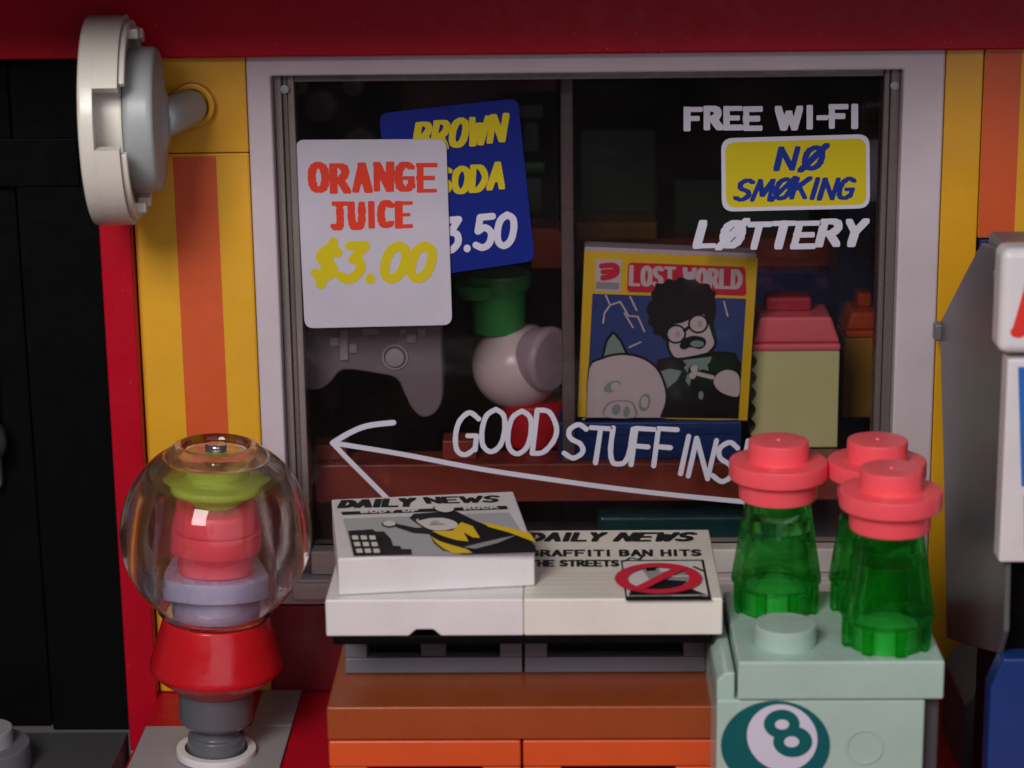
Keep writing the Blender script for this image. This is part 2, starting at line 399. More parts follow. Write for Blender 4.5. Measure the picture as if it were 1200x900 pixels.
# ------------------------------------------------------------------ left striped wall (bricks)
t = thing('striped_wall', (-5.6, 0, FZ), 'yellow wall with orange stripe left of the window, behind the globe machine', 'wall')
def brick(x0, x1, z0, z1, par, mat='yellow', y0=0): return build(B().box(x0+.04, x1-.04, y0, 8, z0+.03, z1-.03, mat, .14), 'brick', par)
brick(-8, 0, 44.5, 53.4, t); brick(-11.1, -8, 44.5, 53.4, t); 
brick(-11.1, 0, FZ+.05, 44.5, t)
q = at(225, 124, -1)
M = Matrix.Rotation(math.radians(90), 4, 'X')
build(B().lathe(rp([(1.55, -1.2), (1.55, 1.15), (2.05, 1.15), (2.05, 0)], .12), (q.x, -.05, q.z), 'yellow', mtx=M), 'hollow_stud', t)
a = Art('xz', -.02)
pts = [(-7.15, 44.2), (-3.1, 44.2), (-3.1, FZ+.3), (-7.15, FZ+.3)]
a.add([Vector(p) for p in pts], 'orange_print', .02); a.add([Vector(p) for p in [(-3.1, 44.2), (-.2, 44.2), (-.2, FZ+.3), (-3.1, FZ+.3)]], 'yellow_print', .02)
a.add([Vector(p) for p in [(-11.0, 44.2), (-7.15, 44.2), (-7.15, FZ+.3), (-11.0, FZ+.3)]], 'yellow_print', .02)
a.build('stripe_sticker', t)
# wall below the window
t = thing('sill_wall', (30, 0, FZ), 'dark red wall below the window, behind the news stand', 'wall')
for k in range(4): build(B().box(k*16+.05, k*16+15.95, 0, 8, FZ+.03, -.1, 'dark_red', .14), 'brick', t)
# right striped wall
t = thing('striped_wall', (70, 0, FZ), 'yellow wall with orange stripe right of the window, behind the arcade machine', 'wall')
brick(64, 67.5, FZ, 53.4, t)
brick(67.5, 90, 35.85, 53.4, t); brick(67.5, 90, FZ, 34.6, t, 'yellow')
build(B().box(67.7, 90, -.4, 8, 34.7, 35.8, 'navy', .1), 'blue_plate', t)
a = Art('xz', -.02)
a.add([Vector(p) for p in [(67.56, 53.2), (70.9, 53.2), (70.9, 36.0), (67.56, 36.0)]], 'orange_print', .02)
a.add([Vector(p) for p in [(70.9, 53.2), (74.9, 53.2), (74.9, 36.0), (70.9, 36.0)]], 'yellow_print', .02)
a.build('stripe_sticker', t)
# far right dark wall (behind the arcade machine)

# ------------------------------------------------------------------ window
win = thing('shop_window', (32, 0, 0), 'large white framed shop window with lettering and arrow painted on the glass', 'window')
f = B(); tb = bmesh.new()
def loop(x0, x1, z0, z1, y): return [tb.verts.new(v) for v in ((x0, y, z0), (x1, y, z0), (x1, y, z1), (x0, y, z1))]
A0, A1 = loop(0, 64, 0, 53.45, 0), loop(0, 64, 0, 53.45, 8); I0, I1 = loop(2.25, 60.2, 2.6, 51.55, 0), loop(2.25, 60.2, 2.6, 51.55, 8)
for k in range(4):
    h = (k+1) % 4
    tb.faces.new((A0[k], A0[h], I0[h], I0[k])); tb.faces.new((A1[k], I1[k], I1[h], A1[h])); tb.faces.new((A0[k], A1[k], A1[h], A0[h])); tb.faces.new((I0[k], I0[h], I1[h], I1[k]))
bmesh.ops.recalc_face_normals(tb, faces=tb.faces)
f._merge(tb, 'frame_white', .25, 3)
build(f, 'frame', win)
g = B()
for (x0, x1, y0, m_) in ((2.28, 3.0, 1.6, 'glass_edge_light'), (3.02, 3.5, 2.1, 'glass_edge'), (3.52, 4.15, 1.9, 'glass_edge_light'), (58.75, 59.3, 1.9, 'glass_edge'), (59.32, 60.18, 1.5, 'glass_edge')):
    g.box(x0, x1, y0, 5, 2.65, 51.5, m_, .12)
g.box(4.17, 58.7, 1.9, 5, 50.75, 51.5, 'glass_edge', .12)
g.box(4.17, 58.7, 1.2, 5, 2.65, 5.1, 'sill_beige', .2)
g.box(2.4, 60, -.6, 1.1, .6, 2.4, 'sill_beige', .3)
build(g, 'pane_rim', win)
for x, z in ((at(334, 104, 1.8).x, at(334, 104, 1.8).z), (at(1048, 100, 1.8).x, at(1048, 100, 1.8).z)):
    build(B().lathe(rp([(0, 0), (.42, 0), (.42, .4), (0, .4)], .1), (x, 1.75, z), 'light_grey', mtx=Matrix.Rotation(math.radians(90), 4, 'X'), seg=20), 'moulding_dot', win)
m0, m1 = at(656, 200, 4).x, at(672, 200, 4).x   # meeting line of the two panes
xb = at(657, 200, 8.6).x
build(B().box(xb, xb+1.25, 8.2, 9.2, 11.9, 51, 'glass_edge', .2), 'mullion', win)
GY = 3.0
build(B().box(4.16, m0-.05, GY, GY+.5, 5.12, 50.74, 'window_glass', 0), 'pane', win, smooth=False)
build(B().box(m0+.0, 58.74, GY, GY+.5, 5.12, 50.74, 'window_glass', 0), 'pane', win, smooth=False)
PY = GY-.05
a = Art('xz', PY)
a.text('FREE WI-FI', [(805, 128), (1005, 125), (1005, 148), (805, 150)], .62, 'ink_white', 0, jit=.05, gap=.52, rough=.1, nib=(.60, .50), widths={'W': 1.35})
a.build('lettering', win, 'white FREE WI-FI lettering')
a = Art('xz', PY)
a.text('LØTTERY', [(822, 263), (1014, 259), (1010, 286), (817, 290)], .60, 'ink_white', 0, jit=.07, gap=.4, slant=.12, rough=.12, nib=(.68, .50))
a.build('lettering', win, 'white LØTTERY lettering')
a = Art('xz', PY)
G = dict(slant=.15, jit=.06, rough=.05, gap=.16)
a.text('GOOD', [(535, 481), (654, 480), (652, 531), (533, 530)], .50, 'ink_white', 0, **G)
a.build('lettering', win, 'white GOOD lettering'); a = Art('xz', PY)
a.text('STUFF', [(665, 498), (792, 506), (790, 551), (662, 537)], .50, 'ink_white', 0, **G)
a.build('lettering', win, 'white STUFF lettering'); a = Art('xz', PY)
a.text('INSIDE', [(800, 510), (935, 524), (930, 574), (794, 554)], .50, 'ink_white', 0, **G)
a.build('lettering', win, 'white INSIDE lettering')
a = Art('xz', PY)
a.line([(390, 519), (470, 532), (560, 549), (640, 561), (720, 572), (800, 581), (884, 589)], .50, 'ink_white', 0, sm=6)
a.line([(390, 519), (408, 508), (430, 499), (461, 495)], .56, 'ink_white', 1, sm=5)
a.line([(390, 519), (408, 538), (432, 562), (462, 592)], .50, 'ink_white', 2, sm=5)
a.build('painted_arrow', win, 'white painted arrow pointing left')
a = Art('xz', PY)
a.poly(rrect([(845, 162), (1019, 157), (1019.5, 244), (846, 248)], 14), 'ink_white', 0)
a.poly(rrect([(850, 167), (1014.5, 162), (1015, 239.5), (851, 243)], 11), 'ink_yellow', 1)
a.text('NØ', [(914, 174), (965, 172), (961, 197), (911, 198)], .52, 'ink_blue', 2, slant=.12, gap=.6, rough=.1, nib=(.52, .36))
a.text('SMØKING', [(867, 211), (1002, 208), (998, 231), (862, 234)], .36, 'ink_blue', 2, slant=.16, jit=.05, gap=.32, rough=.12, nib=(.44, .30))
a.build('no_smoking_sticker', win, 'yellow NO SMOKING sticker with blue letters')

# price cards on the glass
def card(name, quad, Y, mat, label, art):
    q = [at(*p, Y) for p in quad]; c = sum(q, Vector())/4
    o = thing(name, (c.x, Y, min(v.z for v in q)), label, 'price sign')
    pts = [(at(*p, Y).x, at(*p, Y).z) for p in rrect(quad, 11, 6)]
    build(B().prism(pts, Y, Y+.22, mat, bev=.04, seg=1, ang=60), 'card', o)
    def nx(a): a.build('lettering', o); return Art('xz', Y-.01)
    art(Art('xz', Y-.01), nx); return o
plastic('card_blue', (.006, .016, .19), .5, bump=.003, spec=.12)
def soda(a, nx):
    a.text('BROWN', [(490, 145), (592, 135), (590, 164), (487, 176)], .50, 'ink_yellow', 0, slant=.14, jit=.03, gap=.4, rough=.05, nib=(.60, .40)); a = nx(a)
    a.text('SODA', [(512, 199), (590, 192), (589, 220), (513, 227)], .47, 'ink_yellow', 0, slant=.12, jit=.03, gap=.4, nib=(.58, .40)); a = nx(a)
    a.text('$3.50', [(494, 261), (603, 251), (601, 287), (496, 296)], .66, 'ink_white', 0, slant=.12, jit=.0, gap=.30); nx(a)
card('price_card', [(444, 133), (607, 115), (627, 306), (462, 330)], 2.62, 'card_blue', 'tilted blue BROWN SODA price card, half behind the white one', soda)
def juice(a, nx):
    a.text('ORANGE', [(365, 194), (508, 193), (508, 223), (366, 225)], .72, 'ink_red', 0, jit=.06, gap=.62, rough=.14, nib=(.70, .38)); a = nx(a)
    a.text('JUICE', [(390, 237), (480, 236), (480, 263), (391, 266)], .62, 'ink_red', 0, jit=.07, gap=.62, rough=.14, nib=(.66, .38)); a = nx(a)
    a.text('$3.00', [(374, 288), (507, 288), (504, 326), (370, 328)], .92, 'ink_yellow', 0, slant=.26, gap=.36, rough=.06); nx(a)
card('price_card', [(346, 164), (523, 163), (530, 381), (357, 385)], 2.2, 'card_white', 'white ORANGE JUICE price card with red and yellow letters', juice)

# ------------------------------------------------------------------ room behind the glass
b = B(); b.box(-2, 66, 70, 72, FZ, 56, 'matte_black', 0); b.box(-4, -2, 8.1, 72, FZ, 56, 'matte_black', 0); b.box(66, 68, 8.1, 72, FZ, 56, 'matte_black', 0)
prop(build(b, 'room_walls', smooth=False), kind='structure')
prop(build(B().box(-4, 68, 8.1, 72, 53.5, 56, 'matte_black', 0), 'ceiling', smooth=False), kind='structure')
prop(build(B().box(-2, 66, 8.1, 70, -2, 1.8, 'dark_grey', 0), 'floor', smooth=False), kind='structure')
CT = 11.85
t = thing('shop_counter', (32, 10, 1.8), 'reddish brown counter ledge behind the lower part of the window', 'counter')
build(B().box(4.1, 58, 8, 12.8, 7.85, CT, 'reddish_brown', .2), 'front_ledge', t)
build(B().box(4.1, 58, 12.85, 34, 7.85, CT-.03, 'black', .2), 'top', t)
build(B().box(8, 54, 20, 32, 1.85, 7.8, 'matte_black', .2), 'base', t)
q = at(520, 520, 12); build(B().box(q.x, q.x+3.4, 9.5, 12.6, CT+.02, CT+2.0, 'reddish_brown', .15), 'raised_brick', t)
q = at(372, 530, 12); build(B().box(q.x, q.x+3.2, 9.5, 12.6, CT+.02, CT+1.6, 'reddish_brown', .15), 'raised_brick', t)
t = thing('teal_tile', (44, 12, 1.8), 'shiny teal block low behind the window, under the counter', 'brick piece')
q0 = at(700, 640, 10); q1 = at(868, 600, 10)
build(B().box(q0.x, q1.x+2, 9, 19, 1.85, q1.z, 'teal', .6, 3), 'block', t)

# game controller
YC = 8.2
def ctl(pts, sm=5): return [(at(*p, YC).x, at(*p, YC).z) for p in (smooth(pts, sm) if sm else pts)]
z = at(500, 490, YC).z
t = thing('game_controller', (12, YC, z), 'large grey game controller hanging in the window below the white card', 'controller')
out = [(372, 338), (430, 330), (500, 334), (514, 352), (517, 400), (519, 440), (518, 470), (508, 486), (494, 489), (482, 478), (474, 462), (464, 444), (440, 438), (412, 434), (398, 436), (386, 450), (370, 458), (356, 452), (352, 430), (358, 390), (364, 352)]
build(B().prism(ctl(out, 4), YC, YC+3.6, 'pad_grey', bev=.25, seg=2, ang=40), 'body', t)
q = at(463, 418, YC)
MX = Matrix.Rotation(math.radians(90), 4, 'X')
build(B().lathe(rp([(1.05, -.3), (1.3, 0), (1.3, .25), (1.1, .25)], .05), (q.x, YC+.02, q.z), 'pad_light', mtx=MX), 'stick_ring', t)
build(B().lathe(rp([(0, -.2), (.95, -.2), (.95, .55), (0, .62)], .15), (q.x, YC, q.z), 'pad_light', mtx=MX), 'thumb_stick', t)
for (px, py, rx, rz) in ((403, 404, .45, 1.6), (392, 400, .5, .5), (414, 408, .42, .5), (482, 396, .5, .5), (494, 389, .45, .45), (472, 388, .4, .35), (434, 388, .9, .4)):
    q = at(px, py, YC); build(B().box(q.x-rx, q.x+rx, YC-.3, YC+.3, q.z-rz, q.z+rz, 'pad_light', .18), 'button', t)

# bulb headed figure / plant
YB = 16
c = at(606, 428, YB); s = 11.6
def pz(py): return at(600, py, YB).z
t = thing('bulb_ornament', (c.x, YB, CT), 'glossy white bulb with green stem on a red base inside window', 'ornament')
R_ = 4.6
build(B().lathe([(0, -R_*.92)]+[(R_*math.cos(math.radians(a_)), R_*.98*math.sin(math.radians(a_))) for a_ in range(-64, 66, 5)]+[(0, R_*.93)], (c.x, YB, c.z), 'bulb_white'), 'bulb', t)
q = at(646, 424, YB-4); mt = Matrix.Rotation(math.radians(52), 4, 'Z') @ Matrix.Rotation(math.radians(90), 4, 'X')
build(B().lathe(rp([(0, -2.6), (2.9, -2.6), (3.4, -.2), (3.1, .3), (0, .45)], .3), (q.x, YB-3.2, q.z), 'disc_grey', mtx=mt), 'side_disc', t)
build(B().lathe(rp([(0, 0), (2.7, 0), (2.9, 4.2), (3.4, 4.6), (3.4, 6.2), (0, 6.2)], .3), (at(584, 380, YB).x, YB, pz(388)), 'green'), 'stem', t)
build(B().lathe(rp([(0, 0), (1.9, 0), (2.6, 1.6), (0, 1.8)], .3), (at(560, 350, YB).x, YB-1.5, pz(345)), 'green'), 'leaf', t)
build(B().lathe(rp([(0, 0), (3.4, 0), (3.4, c.z-R_*.8-CT), (0, c.z-R_*.8-CT)], .3), (at(627, 480, YB).x, YB, CT+.02), 'bright_red'), 'base', t)

# comic book leaning on a blue box
YK = 10
zc = at(700, 492, YK).z
t = thing('blue_box', (38, 13, CT), 'dark blue box under the comic book behind the glass', 'box')
q0 = at(654, 540, 9.2); q1 = at(868, 540, 9.2)
build(B().box(q0.x, q1.x, 9.2, 16, CT+.02, zc-.05, 'blue', .2), 'body', t)
build(B().box(q0.x+.5, q1.x-.5, 9.0, 9.19, zc-1.3, zc-.5, 'navy', .05), 'lid_edge', t)
cq = [(685, 289), (887, 297), (875, 491), (677, 489)]
t = thing('comic_book', (38, YK, zc), 'LOST WORLD comic book with yellow border standing behind the glass', 'comic book')
pts = [(at(*p, YK).x, at(*p, YK).z) for p in rrect(cq, 1.5, 2)]
build(B().prism(pts, YK, YK+2.8, 'frame_white', bev=.12, ang=60), 'book_block', t)
def z4(X, Y): return (660+X/3, 270+Y/3)
a = Art('xz', YK-.03, z4)
a.poly([(75, 72), (684, 96), (647, 668), (50, 655)], 'ink_gold', 0)
a.poly([(103, 222), (643, 240), (616, 662), (80, 655)], 'ink_cover_blue', 1)
a.poly([(115, 100), (205, 102), (203, 216), (111, 212)], 'ink_cream', 1)
a.poly([(117, 180), (196, 184), (195, 207), (115, 204)], 'ink_grey', 2)
a.line([(135, 125), (165, 122), (185, 126), (190, 140), (180, 156), (155, 164), (140, 166)], .55, 'ink_crimson', 2, sm=4)
a.line([(140, 145), (180, 142)], .5, 'ink_crimson', 3)
a.poly(rrect([(228, 112), (640, 128), (645, 230), (224, 216)], 14), 'ink_crimson', 1)
a.text('LOST WORLD', [(240, 126), (624, 142), (622, 202), (238, 190)], .62, 'ink_cream', 2, gap=.55, nib=(.44, .28))
for L_ in ([(150, 228), (165, 262), (145, 290), (140, 325)], [(165, 262), (200, 250), (230, 300), (262, 302), (286, 355)], [(215, 290), (245, 340)], [(235, 232), (258, 280)], [(565, 250), (578, 300)], [(232, 410), (272, 392)]):
    a.line(L_, .16, 'ink_cream', 2)
a.poly([(330, 452), (400, 440), (540, 424), (605, 428), (626, 470), (616, 660), (340, 656), (322, 560), (325, 480)], 'ink_black', 3)
a.poly([(420, 455), (522, 442), (516, 462), (506, 470), (512, 492), (488, 486), (470, 500), (452, 508), (444, 546), (430, 528), (438, 500), (424, 482), (432, 470)], 'ink_pale', 4)
a.poly([(362, 395), (366, 330), (420, 290), (480, 285), (512, 300), (535, 355), (538, 400), (522, 425), (500, 440), (400, 456), (372, 430)], 'ink_black', 4, sm=4)
a.poly([(372, 395), (376, 340), (430, 305), (486, 292), (505, 315), (520, 360), (530, 395), (515, 418), (495, 430), (405, 446), (380, 426)], 'ink_cream', 5, sm=4)
a.poly([(355, 385), (342, 368), (318, 362), (316, 340), (298, 326), (302, 300), (292, 280), (300, 255), (314, 240), (308, 222), (322, 200), (326, 184), (352, 184), (368, 168), (392, 174), (412, 162), (440, 172), (462, 170), (480, 184), (510, 186), (520, 204), (536, 216), (530, 238), (536, 260), (532, 300), (525, 330), (500, 296), (470, 300), (420, 322), (385, 330), (368, 350)], 'ink_black', 6, sm=3)
for cx, cy in ((396, 362), (474, 326)):
    a.ell(cx, cy, 36, 34, 'ink_black', 7, -15); a.ell(cx, cy, 29, 27, 'ink_cream', 8, -15); a.ell(cx+6, cy, 9, 12, 'ink_midgrey', 9)
a.line([(425, 350), (440, 338)], .3, 'ink_black', 8)
a.poly([(408, 405), (425, 378), (460, 368), (495, 376), (500, 398), (480, 414), (445, 408), (425, 416)], 'ink_black', 8, sm=4)
a.ell(470, 396, 24, 12, 'ink_pale', 9)
a.line([(455, 500), (520, 514)], .62, 'ink_black', 6); a.ell(458, 495, 20, 24, 'ink_black', 6); a.ell(460, 484, 13, 13, 'ink_cream', 7); a.ell(454, 508, 12, 12, 'ink_cream', 7)
a.line([(458, 498), (524, 514)], .42, 'ink_cream', 7)
a.poly([(528, 530), (545, 500), (580, 488), (616, 508), (618, 575), (590, 580), (548, 562)], 'ink_cream', 7, sm=4)
a.ell(484, 578, 9, 15, 'ink_pale', 5)
a.poly([(328, 490), (372, 478), (425, 490), (408, 530), (360, 566)], 'ink_black', 6); a.poly([(336, 494), (374, 484), (416, 492), (400, 524), (362, 556)], 'ink_pale', 7)
a.poly([(134, 445), (150, 380), (175, 350), (205, 382), (232, 440)], 'ink_black', 5); a.poly([(142, 445), (156, 388), (176, 362), (200, 390), (222, 440)], 'ink_pale', 6)
a.poly([(88, 480), (130, 445), (200, 428), (270, 438), (330, 475), (362, 540), (366, 600), (346, 654), (345, 657), (84, 656), (82, 653)], 'ink_black', 7, sm=3)
a.poly([(92, 486), (134, 452), (200, 436), (268, 446), (324, 482), (354, 544), (358, 600), (339, 652), (337, 655), (85, 655), (83, 651)], 'ink_cream', 8, sm=3)
a.ell(172, 546, 32, 18, 'ink_sage', 9, -25); a.ell(184, 546, 17, 16, 'ink_cream', 10); a.ell(286, 602, 20, 32, 'ink_sage', 9, 15); a.ell(286, 600, 13, 20, 'ink_cream', 10)
a.poly([(145, 652), (150, 610), (185, 594), (235, 596), (255, 620), (252, 655)], 'ink_grey', 9, sm=3); a.poly([(150, 652), (156, 614), (188, 599), (232, 601), (248, 622), (246, 654)], 'ink_cream', 10, sm=3)
a.ell(186, 626, 15, 20, 'ink_sage', 11, 20); a.ell(222, 634, 12, 20, 'ink_sage', 11, 10)
a.build('cover_print', t)

# popcorn / juice cartons inside
def carton(px0, px1, ptop, pmid, Y, lidm, bodym, label):
    x0, x1 = at(px0, 450, Y).x, at(px1, 450, Y).x; zm = at(px0, pmid, Y).z; zt = at(px0, ptop, Y).z
    t = thing('food_carton', ((x0+x1)/2, Y+3, CT), label, 'carton', 'cartons behind the glass')
    D = 6.5
    if bodym == 'lime_dull':
        n = 6; L_ = []
        for k in range(n*6+1):
            zz = CT+.05+(zm-CT)*k/(n*6); L_.append((x0+.55*abs(math.sin(math.pi*k/6+.5)), zz))
        pts = L_+[(x1, zm), (x1, CT+.05)]
        build(B().prism(pts, Y, Y+D, bodym, bev=.08, ang=50), 'body', t)
    else: build(B().box(x0, x1, Y, Y+D, CT+.05, zm, bodym, .2), 'body', t)
    tp = bmesh.new()
    b = B(); b.box(x0+.1, x1+.1, Y-.25, Y+D, zm+.03, zm+.8, lidm, .25)
    pts = [(x0+.15, zm+.85), (x1+.05, zm+.85), (x1-.9, zt), (x0+.8, zt)]; b.prism(pts, Y, Y+D-.5, lidm, bev=.3)
    b.box(x0+1.6, x1-2.6, Y+2.5, Y+D-1, zt+.0, zt+1.5, 'crimson' if lidm == 'pink' else lidm, .3)
    build(b, 'lid', t)
    tp.free()
carton(880, 983, 372, 412, 13, 'pink', 'lime_dull', 'lime green carton with coral pink lid beside the comic book')
carton(988, 1052, 366, 396, 24, 'orange', 'mustard', 'mustard carton with orange lid at the window\'s right edge')

# dim things at the back of the room
t = thing('back_shelf', (40, 55, 1.8), 'dim shelf wall at the back of the shop', 'shelf')
q0 = at(676, 272, 50); q1 = at(770, 260, 50)
build(B().box(q0.x, q1.x, 50, 60, q0.z-1, q1.z, 'mustard', .2), 'plank', t)
build(B().box(q0.x, q0.x+40, 51, 60, q0.z-4.5, q0.z-1.1, 'reddish_brown', .2), 'plank', t)
build(B().box(q0.x+1, 62, 49, 60, q0.z-9, q0.z-4.6, 'navy', .2), 'plank', t)
q0 = at(680, 250, 56); build(B().box(q0.x, q0.x+9, 56, 62, q0.z, q0.z+10, 'dark_green', .2), 'green_box', t)
q0 = at(790, 250, 56); build(B().box(q0.x, q0.x+16, 56, 62, q0.z-10, q0.z+4, 'dark_green', .2), 'green_box', t)
t = thing('back_poster', (20, 60, 20), 'dark red board at the upper left back of the shop', 'board')
q0 = at(468, 140, 60); q1 = at(652, 88, 60); build(B().box(q0.x, q1.x, 60, 62, q0.z-12, q1.z, 'dark_red', .2), 'board', t)
t = thing('green_figure', (26, 40, 20), 'dim green figure silhouette behind the blue price card', 'ornament')
q = at(622, 175, 40)
build(B().box(q.x-3.4, q.x+3.0, 40.5, 41.5, q.z-13, q.z+6.2, 'matte_black', .2), 'backing', t)
for dz, rx, rz in ((4.2, 1.6, 1.0), (1.4, 1.1, 1.8), (-2, 1.7, .8), (-5.2, 1.3, 2.2), (-8.2, 1.6, .7)):
    build(B().box(q.x-rx, q.x+rx, 39.4, 40.4, q.z+dz-rz, q.z+dz+rz, 'dark_green', .4), 'segment', t)
t = thing('red_brick_stack', (30, 30, 20), 'orange red brick between the blue card and the window bar', 'brick piece')
q = at(642, 292, 26); build(B().prism([(q.x-1.8, q.z-2.1), (q.x+2.4, q.z-2.1), (q.x+2.2, q.z+.9), (q.x+1, q.z+2.2), (q.x-1.8, q.z+2.2)], 26, 32, 'orange', bev=.15), 'block', t)
build(B().box(q.x-1.8, q.x+2.4, 26, 32, 11.9, q.z-2.2, 'matte_black', .1), 'stand', t)
t = thing('blue_cabinet', (58, 34, 1.8), 'dark blue cabinet at the inner right edge behind the lettering', 'cabinet')
q0 = at(985, 240, 34); q1 = at(1075, 240, 34)
build(B().box(q0.x, q1.x, 34, 44, 1.9, q0.z, 'navy', .2), 'body', t)
q0 = at(1016, 165, 34); build(B().box(q0.x, q1.x, 35, 44, at(985, 240, 34).z+.05, q0.z, 'lavender', .2), 'top_tile', t)
t = thing('grey_gadget', (12, 40, 30), 'dim grey gadget at the upper left behind the glass', 'gadget')
q = at(405, 135, 38)
b = B()
for dx, dz, r in ((1.6, -3, 2.0), (-2.6, 1.2, 1.9), (1, 3.4, 1.3), (-5, 3.5, 1.2)):
    b.lathe(rp([(0, 0), (r, 0), (r*.9, 1.4), (0, 1.5)], .2), (q.x+dx, 38, q.z+dz), 'pad_grey', mtx=MX)
b.box(q.x-7, q.x+6, 38.5, 41, q.z-6, q.z+6, 'black', .5)
build(b, 'casing', t)

# ------------------------------------------------------------------ satellite dish
DY = -10
c = at(137, 141, DY)
n = Vector((math.cos(math.radians(4)), math.sin(math.radians(4)), .0)).normalized()   # dish back towards the wall peg
MD = n.to_track_quat('Z', 'Y').to_matrix().to_4x4()
t = thing('satellite_dish', (c.x, c.y, c.z), 'white ringed grey dish on a peg at top left', 'satellite dish')
Rr = 9.2
ring = B()
def arc(r0, r1, z0, z1, a0, a1, mat, seg=48, bev=.12):
    pts = [(r1*math.cos(a0+(a1-a0)*k/seg), r1*math.sin(a0+(a1-a0)*k/seg)) for k in range(seg+1)]
    pts += [(r0*math.cos(a1-(a1-a0)*k/seg), r0*math.sin(a1-(a1-a0)*k/seg)) for k in range(seg+1)]
    ring.prism(pts, z0, z1, mat, 'xy', bev=bev, ang=50, mtx=Matrix.Translation(c) @ MD)
# local frame: find angle of "towards the camera" in the dish plane
loc = (MD.to_3x3().transposed() @ (CAM-c)); ac = math.atan2(loc.y, loc.x)
upl = MD.to_3x3().transposed() @ Vector((0, 0, 1)); au = math.atan2(upl.y, upl.x)
sg = 1 if ((au-ac+math.pi) % (2*math.pi))-math.pi > 0 else -1
ring.lathe([(0, -2.2), (Rr-.35, -2.2), (Rr-.1, -2.1), (Rr, -1.85), (Rr, -.9), (Rr-1.2, -.9), (Rr-1.2, -1.6), (0, -1.6)], c, 'warm_white', mtx=MD, seg=96)
d = sg*math.radians(1)
gap0, gap1 = ac-sg*math.radians(16)*1, ac+sg*math.radians(17)
lo, hi = min(gap0, gap1), max(gap0, gap1)
arc(Rr-1.2, Rr, -.899, 1.2, hi, lo+2*math.pi, 'warm_white', 72, bev=0)
ring.lathe(rp([(0, -1.6), (5.6, -1.6), (5.4, 1.1), (0, 1.1)], .2), c, 'warm_white', mtx=MD)
arc(Rr-1.25, Rr-.45, 1.21, 1.75, hi+.06, lo+2*math.pi-.06, 'warm_white', 72)
for k in range(12):
    a_ = hi+.25+k*(2*math.pi-.9)/11
    if abs((a_-ac+math.pi) % (2*math.pi)-math.pi) > 1.15: arc(Rr-1.9, Rr-1.0, 1.3, 2.4, a_-.1, a_+.1, 'warm_white', 5)
build(ring, 'rim', t)
dish = B().lathe(rp([(0, 1.2), (6.1, 1.2), (6.4, 1.6), (6.4, 3.4), (6.2, 3.8), (3.0, 4.2), (1.8, 4.6), (0, 4.7)], .3), c, 'dish_grey', mtx=MD, seg=80)
build(dish, 'dish', t)
pe = at(224, 125, -1.2); ps = c+n*3.7
ax = (pe-ps); Lp = ax.length; MP = ax.to_track_quat('Z', 'Y').to_matrix().to_4x4()
build(B().lathe(rp([(0, -.5), (1.5, -.4), (1.75, .4), (1.8, 1.6), (1.65, Lp-.4), (1.3, Lp+.2), (0, Lp+.3)], .3), ps, 'dish_grey', mtx=MP), 'peg', t)

# ------------------------------------------------------------------ gumball machine
g = atz(251, 884, FZ+.35); gx, gy = g.x, g.y
def gz(py): return at(251, py, gy).z
t = thing('gumball_machine', (gx, gy, FZ+.35), 'clear globe gumball machine on red and grey pedestal, at left', 'gumball machine')
z0 = FZ+.36
build(B().lathe(rp([(2.9, 0), (3.65, 0), (3.65, .75), (2.9, .75)], .12), (gx, gy, z0), 'white', close=True), 'base_ring', t)
z1 = gz(847); z2 = gz(806); z3 = gz(721)
build(B().lathe(rp([(0, .02), (2.6, .02), (2.6, z1-z0-1.1), (2.15, z1-z0-1.0), (2.15, z1-z0), (0, z1-z0)], .15), (gx, gy, z0), 'iron_grey'), 'lower_column', t)
build(B().lathe(rp([(0, .02), (2.9, .02), (3.35, .55), (3.4, z2-z1), (0, z2-z1)], .15), (gx, gy, z1), 'iron_grey'), 'upper_column', t)
h = z3-z2
build(B().lathe(rp([(0, .02), (3.5, .02), (5.3, h*.2), (6.0, h*.30), (6.0, h*.36), (4.75, h), (0, h)], .15), (gx, gy, z2), 'bright_red', seg=72), 'pedestal', t)
# globe: thick clear shell, flat at the bottom and top, with a cylinder shaped hollow
zb = z3+.05; zt = gz(524); Hh = zt-zb; Rg = 8.55; zc_ = Hh*.5
prof = [(0, .0), (4.6, 0)]
import math as _m
for k in range(-52, 66, 3):
    a_ = _m.radians(k); prof.append((Rg*_m.cos(a_), zc_+Rg*_m.sin(a_)*(.5*Hh/(Rg*_m.sin(_m.radians(64))))))
prof = [p for p in prof if p[1] >= 0 and p[1] <= Hh]
prof += [(3.6, Hh+.35), (3.0, Hh+.35), (2.8, Hh-.35), (0, Hh-.35)]
ri = 7.4
inner = [(0, Hh-1.2), (4.3, Hh-1.3), (5.3, Hh-2.4), (5.3, .5), (0, .5)]
gl = B().lathe(rp(prof, .25), (gx, gy, zb), 'clear_plastic', seg=96)
gi = bmesh.new()
gl2 = B().lathe(rp(inner, .25), (0, 0, 0), 'clear_plastic', seg=96)
bmesh.ops.reverse_faces(gl2.bm, faces=gl2.bm.faces)
bmesh.ops.translate(gl2.bm, vec=(gx, gy, zb), verts=gl2.bm.verts)
me = bpy.data.meshes.new('t'); gl2.bm.to_mesh(me); gl.bm.from_mesh(me); gl2.bm.free(); gi.free()
go = build(gl, 'globe', t)
RPL = lambda s_=1: rp([(0, 0), (3.25*s_, 0), (3.25*s_, 1.6), (4.1*s_, 1.65), (4.1*s_, 3.2), (0, 3.2)], .2)
b0 = zb+1.9
build(B().lathe(rp([(0, -1.35), (3.7, -1.35), (3.7, 1.5), (4.5, 1.55), (4.5, 3.2), (0, 3.2)], .2), (gx, gy, b0), 'lavender'), 'lavender_disc', t)
build(B().lathe(RPL(1.03), (gx, gy, b0+3.25), 'coral'), 'coral_disc', t)
